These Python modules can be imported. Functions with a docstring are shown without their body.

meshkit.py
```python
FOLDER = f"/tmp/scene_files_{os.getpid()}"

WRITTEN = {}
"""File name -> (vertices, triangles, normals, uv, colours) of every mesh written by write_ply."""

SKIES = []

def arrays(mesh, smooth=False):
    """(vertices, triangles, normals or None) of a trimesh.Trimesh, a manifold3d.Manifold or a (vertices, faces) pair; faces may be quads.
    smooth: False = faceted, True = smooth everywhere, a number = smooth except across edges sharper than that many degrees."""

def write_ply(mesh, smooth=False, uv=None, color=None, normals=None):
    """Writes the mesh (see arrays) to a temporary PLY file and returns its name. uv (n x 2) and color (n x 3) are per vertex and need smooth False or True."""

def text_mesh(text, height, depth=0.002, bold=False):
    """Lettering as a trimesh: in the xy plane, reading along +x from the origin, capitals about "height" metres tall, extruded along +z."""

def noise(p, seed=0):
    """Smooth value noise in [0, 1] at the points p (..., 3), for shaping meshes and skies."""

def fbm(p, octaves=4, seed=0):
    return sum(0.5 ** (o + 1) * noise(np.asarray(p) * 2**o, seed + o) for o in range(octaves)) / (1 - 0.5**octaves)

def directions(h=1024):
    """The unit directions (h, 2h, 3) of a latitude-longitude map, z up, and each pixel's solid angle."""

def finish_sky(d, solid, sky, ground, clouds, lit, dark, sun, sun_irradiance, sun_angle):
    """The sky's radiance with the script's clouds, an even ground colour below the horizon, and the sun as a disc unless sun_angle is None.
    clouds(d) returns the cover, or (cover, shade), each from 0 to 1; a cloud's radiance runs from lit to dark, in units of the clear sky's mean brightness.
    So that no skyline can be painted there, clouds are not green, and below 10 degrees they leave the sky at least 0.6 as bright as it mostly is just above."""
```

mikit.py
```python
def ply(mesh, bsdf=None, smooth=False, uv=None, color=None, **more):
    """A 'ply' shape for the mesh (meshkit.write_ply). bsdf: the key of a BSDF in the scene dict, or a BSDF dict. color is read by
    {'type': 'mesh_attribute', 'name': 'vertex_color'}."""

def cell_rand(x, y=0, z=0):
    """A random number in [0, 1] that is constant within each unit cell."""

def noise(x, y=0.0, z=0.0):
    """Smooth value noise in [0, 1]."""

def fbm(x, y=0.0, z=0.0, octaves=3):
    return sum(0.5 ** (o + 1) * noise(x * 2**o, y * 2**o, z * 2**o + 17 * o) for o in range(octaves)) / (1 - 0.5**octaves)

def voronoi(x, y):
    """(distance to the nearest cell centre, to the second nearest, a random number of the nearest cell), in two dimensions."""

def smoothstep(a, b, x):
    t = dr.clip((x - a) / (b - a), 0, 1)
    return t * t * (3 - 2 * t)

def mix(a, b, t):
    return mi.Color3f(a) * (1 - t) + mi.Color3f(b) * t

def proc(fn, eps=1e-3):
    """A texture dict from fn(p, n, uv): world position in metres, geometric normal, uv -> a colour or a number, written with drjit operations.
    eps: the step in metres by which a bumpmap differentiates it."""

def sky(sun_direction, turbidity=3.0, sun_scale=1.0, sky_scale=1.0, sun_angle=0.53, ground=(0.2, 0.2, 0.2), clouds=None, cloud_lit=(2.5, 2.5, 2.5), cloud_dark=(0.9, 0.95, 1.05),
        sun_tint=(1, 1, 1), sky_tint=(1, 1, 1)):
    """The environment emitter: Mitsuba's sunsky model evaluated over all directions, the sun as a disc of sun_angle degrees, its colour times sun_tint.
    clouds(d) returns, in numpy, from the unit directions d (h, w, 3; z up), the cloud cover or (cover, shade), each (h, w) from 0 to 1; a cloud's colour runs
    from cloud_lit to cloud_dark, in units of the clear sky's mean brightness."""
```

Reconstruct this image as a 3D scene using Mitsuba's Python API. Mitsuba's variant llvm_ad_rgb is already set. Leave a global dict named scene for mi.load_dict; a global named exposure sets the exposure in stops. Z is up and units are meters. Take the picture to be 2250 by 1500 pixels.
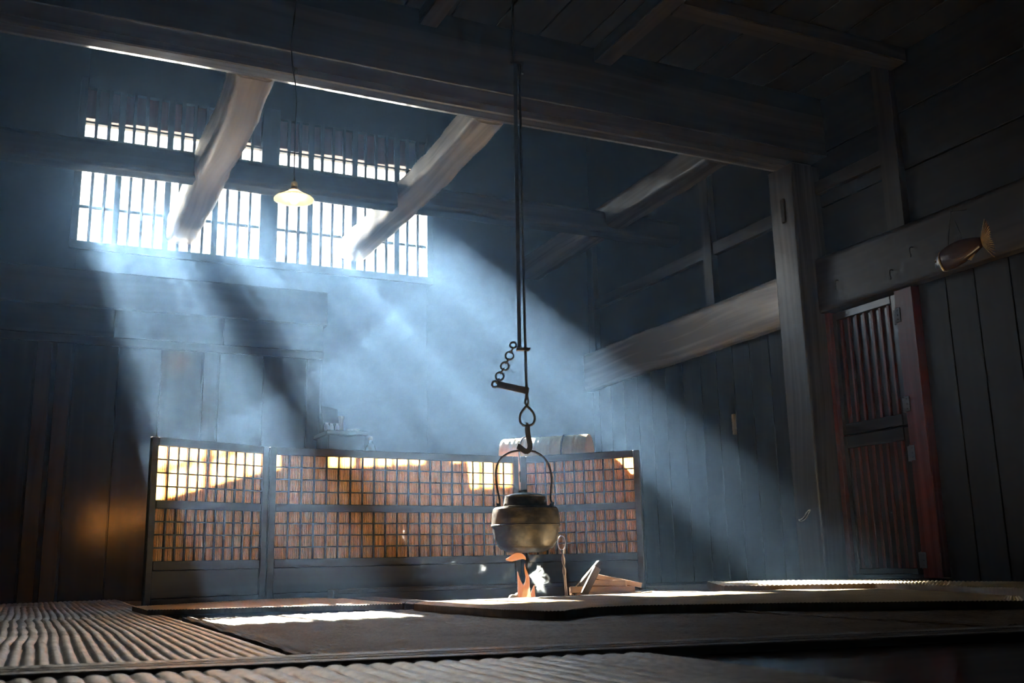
import math, random
import numpy as np, trimesh, drjit as dr
import mitsuba as mi
import mikit, meshkit
from mikit import proc, ply, noise, fbm, mix, smoothstep, cell_rand

T = mi.ScalarTransform4f
scene, labels = {}, {}
rng = random.Random(7)

# ------------------------------------------------------------------ camera, sky, exposure
EYE = np.array([0.0, 0.0, 0.16])
FWD = np.array([0.4203, 0.8820, 0.2138])
UPV = np.array([-0.0726, -0.2028, 0.9768])
scene['camera'] = {
    'type': 'thinlens', 'fov': math.degrees(2 * math.atan(1125 / 2200)), 'fov_axis': 'x',
    'aperture_radius': 0.0030, 'focus_distance': 4.05, 'near_clip': 0.02, 'far_clip': 200.0,
    'to_world': T().look_at(origin=EYE.tolist(), target=(EYE + FWD).tolist(), up=UPV.tolist()),
    'medium': {'type': 'ref', 'id': 'haze'},
}
SUN = (-0.075, 1.0, 0.652)
sky = mikit.sky(SUN, turbidity=7.0, sun_scale=23.0, sky_scale=3.6, sun_angle=0.53, ground=(0.22, 0.21, 0.19), sun_tint=(0.88, 1.0, 1.16))
sky['sampling_weight'] = 30.0
scene['sky'] = sky
exposure = 3.4
# thin hearth smoke hanging in the room: bluish, scattering mostly forwards, gathered in the upper air and towards the window
HB0, HB1 = np.array([-4.2, -2.73, -0.65]), np.array([5.3, 8.63, 5.25])
hz, hy, hx = np.meshgrid(np.linspace(HB0[2], HB1[2], 48), np.linspace(HB0[1], HB1[1], 40), np.linspace(HB0[0], HB1[0], 24), indexing='ij')
def ease(a, b, v):
    t = np.clip((v - a) / (b - a), 0, 1)
    return t * t * (3 - 2 * t)
dens = (0.38 + 0.62 * ease(0.1, 1.05, hz)) * (1 - 0.6 * ease(2.9, 3.7, hz)) * (0.40 + 0.60 * ease(2.0, 4.8, hy)) * (0.85 + 0.3 * meshkit.fbm(np.stack([hx * 0.9, hy * 0.9, hz * 1.3], -1), 3, 2))
scene['haze'] = {'type': 'heterogeneous', 'albedo': {'type': 'rgb', 'value': [0.27, 0.51, 0.88]}, 'scale': 0.038,
                 'sigma_t': {'type': 'gridvolume', 'grid': mi.VolumeGrid(dens.astype(np.float32)[..., None]), 'to_world': T().translate(HB0.tolist()).scale((HB1 - HB0).tolist())},
                 'phase': {'type': 'blendphase', 'weight': 0.30, 'phase1': {'type': 'hg', 'g': 0.55}, 'phase2': {'type': 'hg', 'g': 0.90}}}

# ------------------------------------------------------------------ materials
def P(base, rough=0.5, spec=0.5, **kw):
    d = {'type': 'principled', 'roughness': rough, 'specular': spec}
    d['base_color'] = base if isinstance(base, dict) else {'type': 'rgb', 'value': list(base)}
    d.update(kw)
    return d

def two(d):
    return {'type': 'twosided', 'bsdf': d}

def grain(dark, light, fine=38.0, patch=0.35):
    dark, light = tuple(dark), tuple(light)
    def fn(p, n, uv):
        u, v = uv.x, uv.y
        warp = noise(u * 1.3, v * 3.0, 2.0) * 0.06
        g = fbm(u * 0.9, (v + warp) * fine, 0.0, 3)
        b = noise(u * 1.1 + 9.0, v * 7.0, 4.0)
        t = dr.clip(g * 0.9 + (b - 0.5) * patch * 2.0 - 0.15, 0, 1)
        return mix(dark, light, t)
    return proc(fn)

scene['m_wood'] = two(P(grain((0.011, 0.008, 0.0065), (0.030, 0.020, 0.015)), 0.42, 0.5))
scene['m_boards'] = two(P(grain((0.005, 0.0045, 0.0045), (0.012, 0.010, 0.009)), 0.45, 0.3))
scene['m_gloss'] = two(P(grain((0.010, 0.008, 0.007), (0.028, 0.018, 0.013)), 0.16, 0.6))
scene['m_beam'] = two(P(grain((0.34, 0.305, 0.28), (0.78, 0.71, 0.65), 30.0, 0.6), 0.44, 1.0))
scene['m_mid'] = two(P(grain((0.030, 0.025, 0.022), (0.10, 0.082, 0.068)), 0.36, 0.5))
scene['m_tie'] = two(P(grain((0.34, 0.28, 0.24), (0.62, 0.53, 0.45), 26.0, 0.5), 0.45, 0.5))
scene['m_red'] = two(P(grain((0.045, 0.008, 0.005), (0.10, 0.017, 0.010)), 0.30, 0.5))
scene['m_glint'] = two(P((0.16, 0.13, 0.11), 0.13, 0.9))
scene['m_rail'] = two(P(grain((0.040, 0.036, 0.034), (0.12, 0.105, 0.095)), 0.48, 1.0))
scene['m_post'] = two(P(grain((0.026, 0.021, 0.019), (0.070, 0.056, 0.048)), 0.40, 1.0))
scene['m_plaster'] = two(P((0.011, 0.011, 0.012), 0.9, 0.2))
scene['m_earth'] = two(P((0.05, 0.042, 0.035), 0.9, 0.2))
scene['m_iron'] = two(P((0.020, 0.019, 0.018), 0.45, 0.5))

def pot_fn(p, n, uv):
    a = fbm(p.x * 22, p.y * 22, p.z * 34, 3)
    return mix((0.007, 0.006, 0.005), (0.034, 0.025, 0.014), smoothstep(0.35, 0.7, a))
def pot_rough(p, n, uv):
    return 0.30 + 0.30 * fbm(p.x * 40 + 5, p.y * 40, p.z * 60, 2)
scene['m_pot'] = two({'type': 'principled', 'base_color': proc(pot_fn), 'roughness': proc(pot_rough), 'metallic': 0.2, 'specular': 0.3})

def straw(dark, light):
    dark, light = tuple(dark), tuple(light)
    def fn(p, n, uv):
        a = fbm(p.x * 9, p.y * 9, 1.0, 3)
        b = noise(p.x * 160 + 40 * noise(p.y * 6, p.x * 4, 0.0), p.y * 60, 3.0)
        return mix(dark, light, dr.clip(a * 0.7 + b * 0.5 - 0.1, 0, 1))
    return proc(fn)
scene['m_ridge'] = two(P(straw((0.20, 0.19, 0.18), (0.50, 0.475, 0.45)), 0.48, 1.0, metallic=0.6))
scene['m_rug'] = two(P(straw((0.030, 0.021, 0.014), (0.080, 0.057, 0.040)), 0.62, 0.12))
scene['m_goza'] = two(P(straw((0.58, 0.45, 0.28), (0.78, 0.65, 0.45)), 0.46, 1.0))
scene['m_shaded_straw'] = two(P(straw((0.05, 0.033, 0.018), (0.12, 0.085, 0.05)), 0.7, 0.3))  # darker straw: shade of the mats' unlit edges put into the colour
scene['m_tub'] = two(P((0.30, 0.2, 0.11), 0.55, 0.4))

# ------------------------------------------------------------------ helpers
def numbered(key):
    if key not in scene and key not in labels and not any(k.startswith(key + '__') for k in scene):
        return key
    i = 1
    while True:
        k = f'{key}_{i:03d}'
        if k not in scene and k not in labels and not any(q.startswith(k + '__') for q in scene):
            return k
        i += 1

def put(key, mesh, mat, smooth=False, **kw):
    scene[key] = ply(mesh, mat, smooth, **kw)
    return key

def child(parent, name, mesh, mat, smooth=False, **kw):
    return put(numbered(parent + '__' + name), mesh, mat, smooth, **kw)

def tag(key, label=None, cat=None, group=None, kind=None):
    d = {}
    if not (label or cat or group or kind): return key
    if label: d['label'] = label
    if cat: d['category'] = cat
    if group: d['group'] = group
    if kind: d['kind'] = kind
    labels[key] = d
    return key

def M(v, f):
    return trimesh.Trimesh(np.asarray(v, float), np.asarray(f, int), process=False)

def cat(ms):
    return trimesh.util.concatenate(ms)

def cbox(x0, x1, y0, y1, z0, z1, c=0.004):
    """A box with chamfered edges (26 faces), as triangles."""
    c = min(c, (x1 - x0) * 0.4, (y1 - y0) * 0.4, (z1 - z0) * 0.4)
    pts = []
    for sx in (0, 1):
        for sy in (0, 1):
            for sz in (0, 1):
                X, Y, Z = (x0, x1)[sx], (y0, y1)[sy], (z0, z1)[sz]
                dx, dy, dz = (c, -c)[sx], (c, -c)[sy], (c, -c)[sz]
                pts += [(X, Y + dy, Z + dz), (X + dx, Y, Z + dz), (X + dx, Y + dy, Z)]
    return trimesh.convex.convex_hull(np.array(pts))

def woody(key, mesh, mat, axis, off=None):
    """Places a mesh with uv laid along its grain axis (0 x, 1 y, 2 z or a vector), metres."""
    tri = mesh.triangles
    n = np.repeat(mesh.face_normals, 3, axis=0)
    v = tri.reshape(-1, 3)
    f = np.arange(len(v)).reshape(-1, 3)
    a = np.eye(3)[axis] if isinstance(axis, int) else np.asarray(axis, float) / np.linalg.norm(axis)
    b = np.cross(n, a)
    ln = np.linalg.norm(b, axis=1, keepdims=True)
    o = np.cross(a, [0.3, 0.5, 0.8]); o /= np.linalg.norm(o)
    b = np.where(ln > 0.25, b / np.maximum(ln, 1e-9), o)
    r = (rng.random() * 50, rng.random() * 50) if off is None else off
    uv = np.stack([v @ a + r[0], (v * b).sum(1) + r[1]], 1)
    scene[key] = ply(M(v, f), mat, False, uv=uv)
    return key

def plank(parent, name, box, mat, axis, c=0.004):
    return woody(numbered(parent + '__' + name), cbox(*box, c=c), mat, axis)

def timber(p0, p1, w, h, wob=0.0, n=24, prof=None, seed=0, rough=0.0, taper=0.0, bow=0.0):
    """A hewn beam from p0 to p1 (centres of the section), width w, height h: (mesh, uv along length and perimeter)."""
    p0, p1 = np.array(p0, float), np.array(p1, float)
    d = p1 - p0
    L = np.linalg.norm(d); d /= L
    side = np.cross(d, [0, 0, 1]) if abs(d[2]) < 0.9 else np.array([1.0, 0, 0])
    side /= np.linalg.norm(side)
    up = np.cross(side, d)
    prof = prof if prof is not None else rounded(0.08, 3)
    prof = list(prof) + [prof[0]]
    k = len(prof)
    per = np.r_[0, np.cumsum([math.dist((a[0] * w, a[1] * h), (b[0] * w, b[1] * h)) for a, b in zip(prof, prof[1:])])]
    rings, uvs = [], []
    for i in range(n + 1):
        t = i / n
        s = 1 - taper * t
        q = np.array([[t * L * 1.3 + seed * 7.1, seed * 3.3, 0.5]])
        dx = (meshkit.fbm(q, 3, seed) - 0.5)[0] * 2 * wob
        dz = (meshkit.fbm(q + [[0, 9.0, 0]], 3, seed + 1) - 0.5)[0] * 2 * wob + bow * 4 * t * (1 - t)
        r = np.array([p0 + d * L * t + side * (x * w * s + dx) + up * (z * h * s + dz) for x, z in prof])
        if rough:
            nn = (meshkit.fbm(r * 5.0, 4, seed + 5) - 0.5) * 2 * rough + (meshkit.fbm(r * 18.0, 2, seed + 6) - 0.5) * 0.6 * rough
            o = r - r[:-1].mean(0)
            r = r + o / np.linalg.norm(o, axis=1, keepdims=True) * nn[:, None]
        rings.append(r)
        uvs.append(np.stack([np.full(k, t * L + seed), per + seed * 1.7], 1))
    f = []
    for i in range(n):
        for j in range(k - 1):
            a, b = i * k + j, i * k + j + 1
            f += [(a, b, b + k), (a, b + k, a + k)]
    v = np.vstack(rings)
    for ring, flip in ((rings[0], 1), (rings[-1], 0)):
        m0 = len(v)
        v = np.vstack([v, ring, ring[:-1].mean(0)])
        c = m0 + k
        f += [(c, m0 + j + 1, m0 + j) if flip else (c, m0 + j, m0 + j + 1) for j in range(k - 1)]
        uvs.append(np.stack([ring[:, 0] * 0.3, ring[:, 2]], 1)); uvs.append(np.zeros((1, 2)))
    # outward winding
    mesh = M(v, f)
    if mesh.volume < 0:
        mesh = M(v, np.array(f)[:, ::-1])
    return mesh, np.vstack(uvs)

def rounded(r, seg=3, sub=0):
    """Unit square profile (-.5..5) with corners rounded by r; sub extra points per side."""
    pts = []
    for cx, cz, a0 in ((0.5 - r, 0.5 - r, 0), (-0.5 + r, 0.5 - r, 90), (-0.5 + r, -0.5 + r, 180), (0.5 - r, -0.5 + r, 270)):
        arc = []
        for i in range(seg + 1):
            a = math.radians(a0 + 90 * i / seg)
            arc.append((cx + r * math.cos(a), cz + r * math.sin(a)))
        pts.append(arc)
    out = []
    for i, arc in enumerate(pts):
        out += arc
        if sub:
            a, b = np.array(arc[-1]), np.array(pts[(i + 1) % 4][0])
            out += [tuple(a + (b - a) * (k + 1) / (sub + 1)) for k in range(sub)]
    return out

def tube(path, r, sides=8, closed=False):
    """Round bar along a path; r a number or one radius per point."""
    p = np.asarray(path, float)
    n = len(p)
    r = np.broadcast_to(np.asarray(r, float), (n,))
    t = (np.roll(p, -1, 0) - np.roll(p, 1, 0)) if closed else np.gradient(p, axis=0)
    t /= np.linalg.norm(t, axis=1, keepdims=True)
    a = np.cross(t[0], [0, 0, 1.0] if abs(t[0][2]) < 0.9 else [1.0, 0, 0]); a /= np.linalg.norm(a)
    rows = []
    for i in range(n):
        a = a - t[i] * (a @ t[i]); a /= np.linalg.norm(a)
        b = np.cross(t[i], a)
        ang = np.arange(sides) * 2 * np.pi / sides
        rows.append(p[i] + r[i] * (np.cos(ang)[:, None] * a + np.sin(ang)[:, None] * b))
    v = np.vstack(rows)
    f = []
    for i in range(n if closed else n - 1):
        i2 = (i + 1) % n
        for j in range(sides):
            q = (j + 1) % sides
            f += [(i * sides + j, i * sides + q, i2 * sides + q), (i * sides + j, i2 * sides + q, i2 * sides + j)]
    if not closed:
        v = np.vstack([v, p[0], p[-1]])
        for j in range(sides):
            q = (j + 1) % sides
            f += [(len(v) - 2, q, j), (len(v) - 1, (n - 1) * sides + j, (n - 1) * sides + q)]
    return M(v, f)

def lathe(profile, center, seg=48, size=1.0):
    m = trimesh.creation.revolve(np.array(profile, float) * size, sections=seg)
    m.apply_translation(center)
    return m

def outward(m):
    """Winding such that a closed, roughly convex mesh faces outwards."""
    v = m.vertices[m.faces]
    vol = np.einsum('ij,ij->i', v[:, 0] - m.centroid, np.cross(v[:, 1] - m.centroid, v[:, 2] - m.centroid)).sum()
    return m if vol > 0 else M(m.vertices, m.faces[:, ::-1])

def spline(pts, n):
    from scipy.interpolate import CubicSpline
    pts = np.asarray(pts, float)
    s = np.r_[0, np.cumsum(np.linalg.norm(np.diff(pts, axis=0), axis=1))]
    return CubicSpline(s, pts)(np.linspace(0, s[-1], n))

# ================================================================== the setting
FZ = -0.024                              # level of the raised floor
# ---- platform floor, lower earth floor, threshold
HX0, HX1, HY0, HY1 = 1.42, 2.60, 3.80, 4.59
woody('floor', cat([cbox(-4.0, 4.80, -2.6, HY0, -0.45, FZ, c=0.002), cbox(-4.0, 4.80, HY1, 6.45, -0.45, FZ, c=0.002),
                    cbox(-4.0, HX0, HY0, HY1, -0.45, FZ, c=0.002), cbox(HX1, 4.80, HY0, HY1, -0.45, FZ, c=0.002),
                    cbox(4.80, 5.08, -2.6, 5.295, -0.45, FZ, c=0.002), cbox(4.80, 4.955, 5.57, 6.45, -0.45, FZ, c=0.002)]), 'm_gloss', 0)
tag('floor', 'raised floor of dark polished boards', kind='structure')
put('floor_2', cbox(-4.0, 5.6, 6.45, 8.6, -0.60, -0.42), 'm_earth')
tag('floor_2', 'low earthen floor behind the screen', kind='structure')

# ---- outer walls that close the room
W = 0.16
wl = 'wall_left'
put(wl, cbox(-4.16, -4.0, -2.6, 8.6, -0.6, 5.2), 'm_boards'); tag(wl, 'dark wall on the left', kind='structure')
put('wall_front', cbox(-4.2, 5.4, -2.76, -2.6, -0.6, 5.2), 'm_boards'); tag('wall_front', 'dark wall behind the viewer', kind='structure')

# back wall with the lattice window: opening x .165..3.18, z 2.77..3.84
WX0, WX1, WZ0, WZ1, WY = 0.163, 3.178, 2.768, 3.79, 8.5
wb = 'wall_back'
put(wb, cat([cbox(-4.1, WX0, WY, WY + W, -0.6, 5.2, 0.002), cbox(WX1, 5.3, WY, WY + W, -0.6, 5.2, 0.002),
             cbox(WX0, WX1, WY, WY + W, -0.6, WZ0, 0.002), cbox(WX0, WX1, WY, WY + W, WZ1 + 0.33, 5.2, 0.002)]), 'm_plaster')
tag(wb, 'smoke-dark back wall around the lattice window', kind='structure')

# right wall: a smoke-dark sheet with boards, studs and rails in front of it
wr = 'wall_right'
put(wr, cbox(4.96, 5.12, 5.58, 8.6, -0.6, 5.2, 0.002), 'm_plaster')
put(wr + '__sheet', cbox(5.085, 5.24, -2.7, 5.60, -0.6, 5.2, 0.002), 'm_plaster')
tag(wr, 'dark boarded wall on the right with studs and rails', kind='structure')
y = 5.60
while y < 8.4:
    w = 0.21 + 0.05 * rng.random()
    plank(wr, 'plank', (4.925, 4.960, y + 0.003, min(y + w, 8.5) - 0.003, -0.45, 1.80), 'm_boards', 2, 0.003)
    y += w
y = 4.485
while y > -2.4:
    w = 0.20 + 0.05 * rng.random()
    plank(wr, 'plank', (5.03, 5.084, y - w + 0.003, y - 0.003, -0.2, 1.83), 'm_boards', 2, 0.003)
    y -= w
for z0, z1 in ((2.24, 2.62), (2.63, 3.02), (3.03, 3.44)):
    plank(wr, 'plank', (5.045, 5.084, -2.5, 5.29, z0, z1), 'm_boards', 1, 0.003)
for (ya, yb, za, zb) in ((8.37, 8.49, 2.14, 3.34), (6.43, 6.55, 2.14, 3.34)):
    plank(wr, 'stud', (4.90, 4.97, ya, yb, za, zb), 'm_wood', 2)
for (ya, yb) in ((6.55, 8.37), (5.56, 6.43)):
    plank(wr, 'rail', (4.915, 4.97, ya, yb, 2.585, 2.69), 'm_wood', 1)
plank(wr, 'stud', (4.99, 5.05, 4.50, 4.65, 2.235, 3.42), 'm_wood', 2)
plank(wr, 'rail', (5.0, 5.05, 4.65, 5.29, 2.72, 2.82), 'm_wood', 1)

# ---- near ceiling of boards, wall over the great beam, far ceiling
put('ceiling', cbox(-4.1, 5.2, -2.7, 5.25, 3.46, 3.60), 'm_boards'); tag('ceiling', 'dark board ceiling over the hearth', kind='structure')
x = -3.9
while x < 5.0:
    plank('ceiling', 'plank', (x + 0.004, min(x + 0.30, 5.05) - 0.004, -2.6, 5.18, 3.432, 3.462), 'm_boards', 1, 0.004)
    x += 0.30
put('ceiling_2', cat([cbox(-4.1, 5.3, 5.36, 8.66, 4.55, 4.7)]), 'm_boards'); tag('ceiling_2', 'high dark ceiling beyond the great beam', kind='structure')
put('wall_upper', cbox(-4.05, 5.1, 5.20, 5.36, 3.25, 4.62, 0.003), 'm_boards'); tag('wall_upper', 'dark board wall over the great beam', kind='structure')

# ---- window: jambs, sill, rails, lattice bars, closed boards over the open row
wn = 'window_1'
plank(wn, 'sill', (WX0 - 0.06, WX1 + 0.06, WY - 0.03, WY + 0.10, WZ0 - 0.07, WZ0), 'm_wood', 0)
plank(wn, 'head', (WX0, WX1, WY + 0.0, WY + 0.06, WZ1 + 0.012, WZ1 + 0.03), 'm_wood', 0, 0.002)
plank(wn, 'jamb', (WX0 - 0.06, WX0, WY - 0.02, WY + 0.1, WZ0, 4.2), 'm_wood', 2)
plank(wn, 'jamb', (WX1, WX1 + 0.06, WY - 0.02, WY + 0.1, WZ0, 4.2), 'm_wood', 2)
plank(wn, 'post', (1.615, 1.772, WY - 0.02, WY + 0.12, WZ0, 4.2), 'm_wood', 2)
plank(wn, 'rail', (WX0, 1.615, WY + 0.035, WY + 0.06, 3.066, 3.094), 'm_wood', 0, 0.003)
plank(wn, 'rail', (1.772, WX1, WY + 0.035, WY + 0.06, 3.066, 3.094), 'm_wood', 0, 0.003)
plank(wn, 'lintel', (WX0, 1.614, WY + 0.036, WY + 0.10, 3.47, 3.695), 'm_wood', 0, 0.003)
plank(wn, 'lintel', (1.773, WX1, WY + 0.036, WY + 0.10, 3.47, 3.695), 'm_wood', 0, 0.003)
for a, b, n in ((WX0, 1.615, 15), (1.772, WX1, 14)):
    pitch = (b - a + 0.032) / n
    for i in range(1, n):
        c = a + pitch * i - 0.016
        hw = 0.026 if i % 4 == 3 else 0.0115 + 0.004 * rng.random()
        plank(wn, 'bar', (c - hw, c + hw, WY, WY + 0.035, WZ0, 4.16), 'm_wood', 2, 0.003)
    for i in range(n):
        c = a + pitch * (i + 0.5) - 0.016
        if rng.random() < 0.75:
            plank(wn, 'shutter_board', (c - pitch / 2 - 0.001, c + pitch / 2 + 0.001, WY + 0.05, WY + 0.062, WZ1 + 0.052 + 0.03 * rng.random(), 4.17), 'm_red', 2, 0.001)
        else:
            plank(wn, 'shutter_board', (c - pitch / 2 - 0.001, c + pitch / 2 + 0.001, WY + 0.05, WY + 0.062, WZ1 + 0.050, 4.17), 'm_red', 2, 0.001)
tag(wn, 'wide lattice window with blinding daylight behind its bars', kind='structure')

# eave added outside only to keep direct sun off the upper row
woody('added_eave', cbox(-4.6, 5.6, WY + W + 0.002, 9.32, 4.13, 4.19, 0.004), 'm_red', 0)
tag('added_eave', 'eave added outside the lattice window to keep sun off its upper row', kind='structure')

# ================================================================== timbers
def beam(key, mu, mat, axis, label, cat='beam', group=None):
    scene[key] = ply(mu[0], mat, True, uv=mu[1]); tag(key, label, cat, group)
# great cross beam: two stepped timbers, glossy bevel added at the back to mirror the window
def great(x0, x1, sec):
    k = len(sec)
    n = 40
    v, f = [], []
    for i in range(n + 1):
        xx = x0 + (x1 - x0) * i / n
        for yy, zz in sec:
            v.append((xx, yy, zz + 0.004 * math.sin(xx * 2.1)))
    for i in range(n):
        for j in range(k):
            a, b = i * k + j, i * k + (j + 1) % k
            f += [(a, b + k, b), (a, a + k, b + k)]
    v = np.array(v)
    m = M(v, f)
    caps = [(0, j + 1, j) for j in range(1, k - 1)] + [(n * k, n * k + j, n * k + j + 1) for j in range(1, k - 1)]
    m = M(v, f + caps)
    m.fix_normals()
    return m
woody('cross_beam__lower_timber', great(-4.0, 5.05, [(5.36, 3.01), (5.36, 2.948), (5.368, 2.940), (5.452, 2.940), (5.452, 3.26)]), 'm_mid', 0)
woody('cross_beam__glint_edge', great(-4.0, 5.05, [(5.453, 3.26), (5.453, 2.9402), (5.508, 2.9556), (5.511, 2.960), (5.511, 3.26)]), 'm_glint', 0)
labels['cross_beam__glint_edge'] = {'label': 'glossy back bevel shaped to mirror the window as a white line'}
woody('cross_beam__upper_timber', great(-4.0, 5.05, [(5.19, 3.30), (5.19, 2.998), (5.196, 2.992), (5.37, 2.992), (5.37, 3.30)]), 'm_wood', 0)
tag('cross_beam', 'long stepped cross beam high across the room, its back edge lit white', 'beam')

P6 = rounded(0.22, 4, 2)
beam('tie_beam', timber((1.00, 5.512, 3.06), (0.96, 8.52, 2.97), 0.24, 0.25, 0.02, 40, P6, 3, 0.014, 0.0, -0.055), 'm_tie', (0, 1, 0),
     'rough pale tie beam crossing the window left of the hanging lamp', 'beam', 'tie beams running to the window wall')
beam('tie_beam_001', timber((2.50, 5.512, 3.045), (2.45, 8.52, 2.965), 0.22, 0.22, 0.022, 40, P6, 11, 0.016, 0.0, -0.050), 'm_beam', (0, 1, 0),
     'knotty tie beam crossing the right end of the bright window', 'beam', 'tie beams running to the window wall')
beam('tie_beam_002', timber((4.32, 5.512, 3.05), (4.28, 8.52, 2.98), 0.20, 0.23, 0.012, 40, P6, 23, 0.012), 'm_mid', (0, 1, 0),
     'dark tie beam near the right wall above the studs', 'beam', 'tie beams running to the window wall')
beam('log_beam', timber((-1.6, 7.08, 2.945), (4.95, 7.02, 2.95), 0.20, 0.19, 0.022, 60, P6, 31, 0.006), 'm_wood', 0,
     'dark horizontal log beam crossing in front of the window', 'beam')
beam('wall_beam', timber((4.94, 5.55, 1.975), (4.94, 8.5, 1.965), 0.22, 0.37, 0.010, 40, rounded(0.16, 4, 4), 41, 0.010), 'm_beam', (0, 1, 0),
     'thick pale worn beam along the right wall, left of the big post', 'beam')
pm = timber((4.935, 5.43, -0.02), (4.935, 5.43, 2.945), 0.27, 0.26, 0.003, 20, rounded(0.06, 2, 2), 51, 0.0)
scene['post__shaft'] = ply(pm[0], 'm_post', True, uv=pm[1])
labels['post'] = {'label': 'big square post between the wall beam and the lattice door', 'category': 'post'}
plank('post', 'wedge', (4.785, 4.81, 5.39, 5.43, 2.52, 2.70), 'm_wood', 2)
beam('lintel_beam', timber((5.015, -2.5, 2.03), (5.015, 5.298, 2.03), 0.13, 0.40, 0.004, 40, rounded(0.10, 3, 2), 61, 0.003), 'm_wood', (0, 1, 0),
     'dark lintel beam over the lattice door and beyond to the right', 'beam')

# ---- haze: the whole room is filled with it
scene['haze_volume'] = {'type': 'cube', 'to_world': T().translate(((HB0 + HB1) / 2).tolist()).scale(((HB1 - HB0) / 2).tolist()),
                        'bsdf': {'type': 'null'}, 'interior': {'type': 'ref', 'id': 'haze'}}
tag('haze_volume', 'thin blue smoke haze filling the room, streaked by sun shafts', 'haze', kind='stuff')

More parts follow.
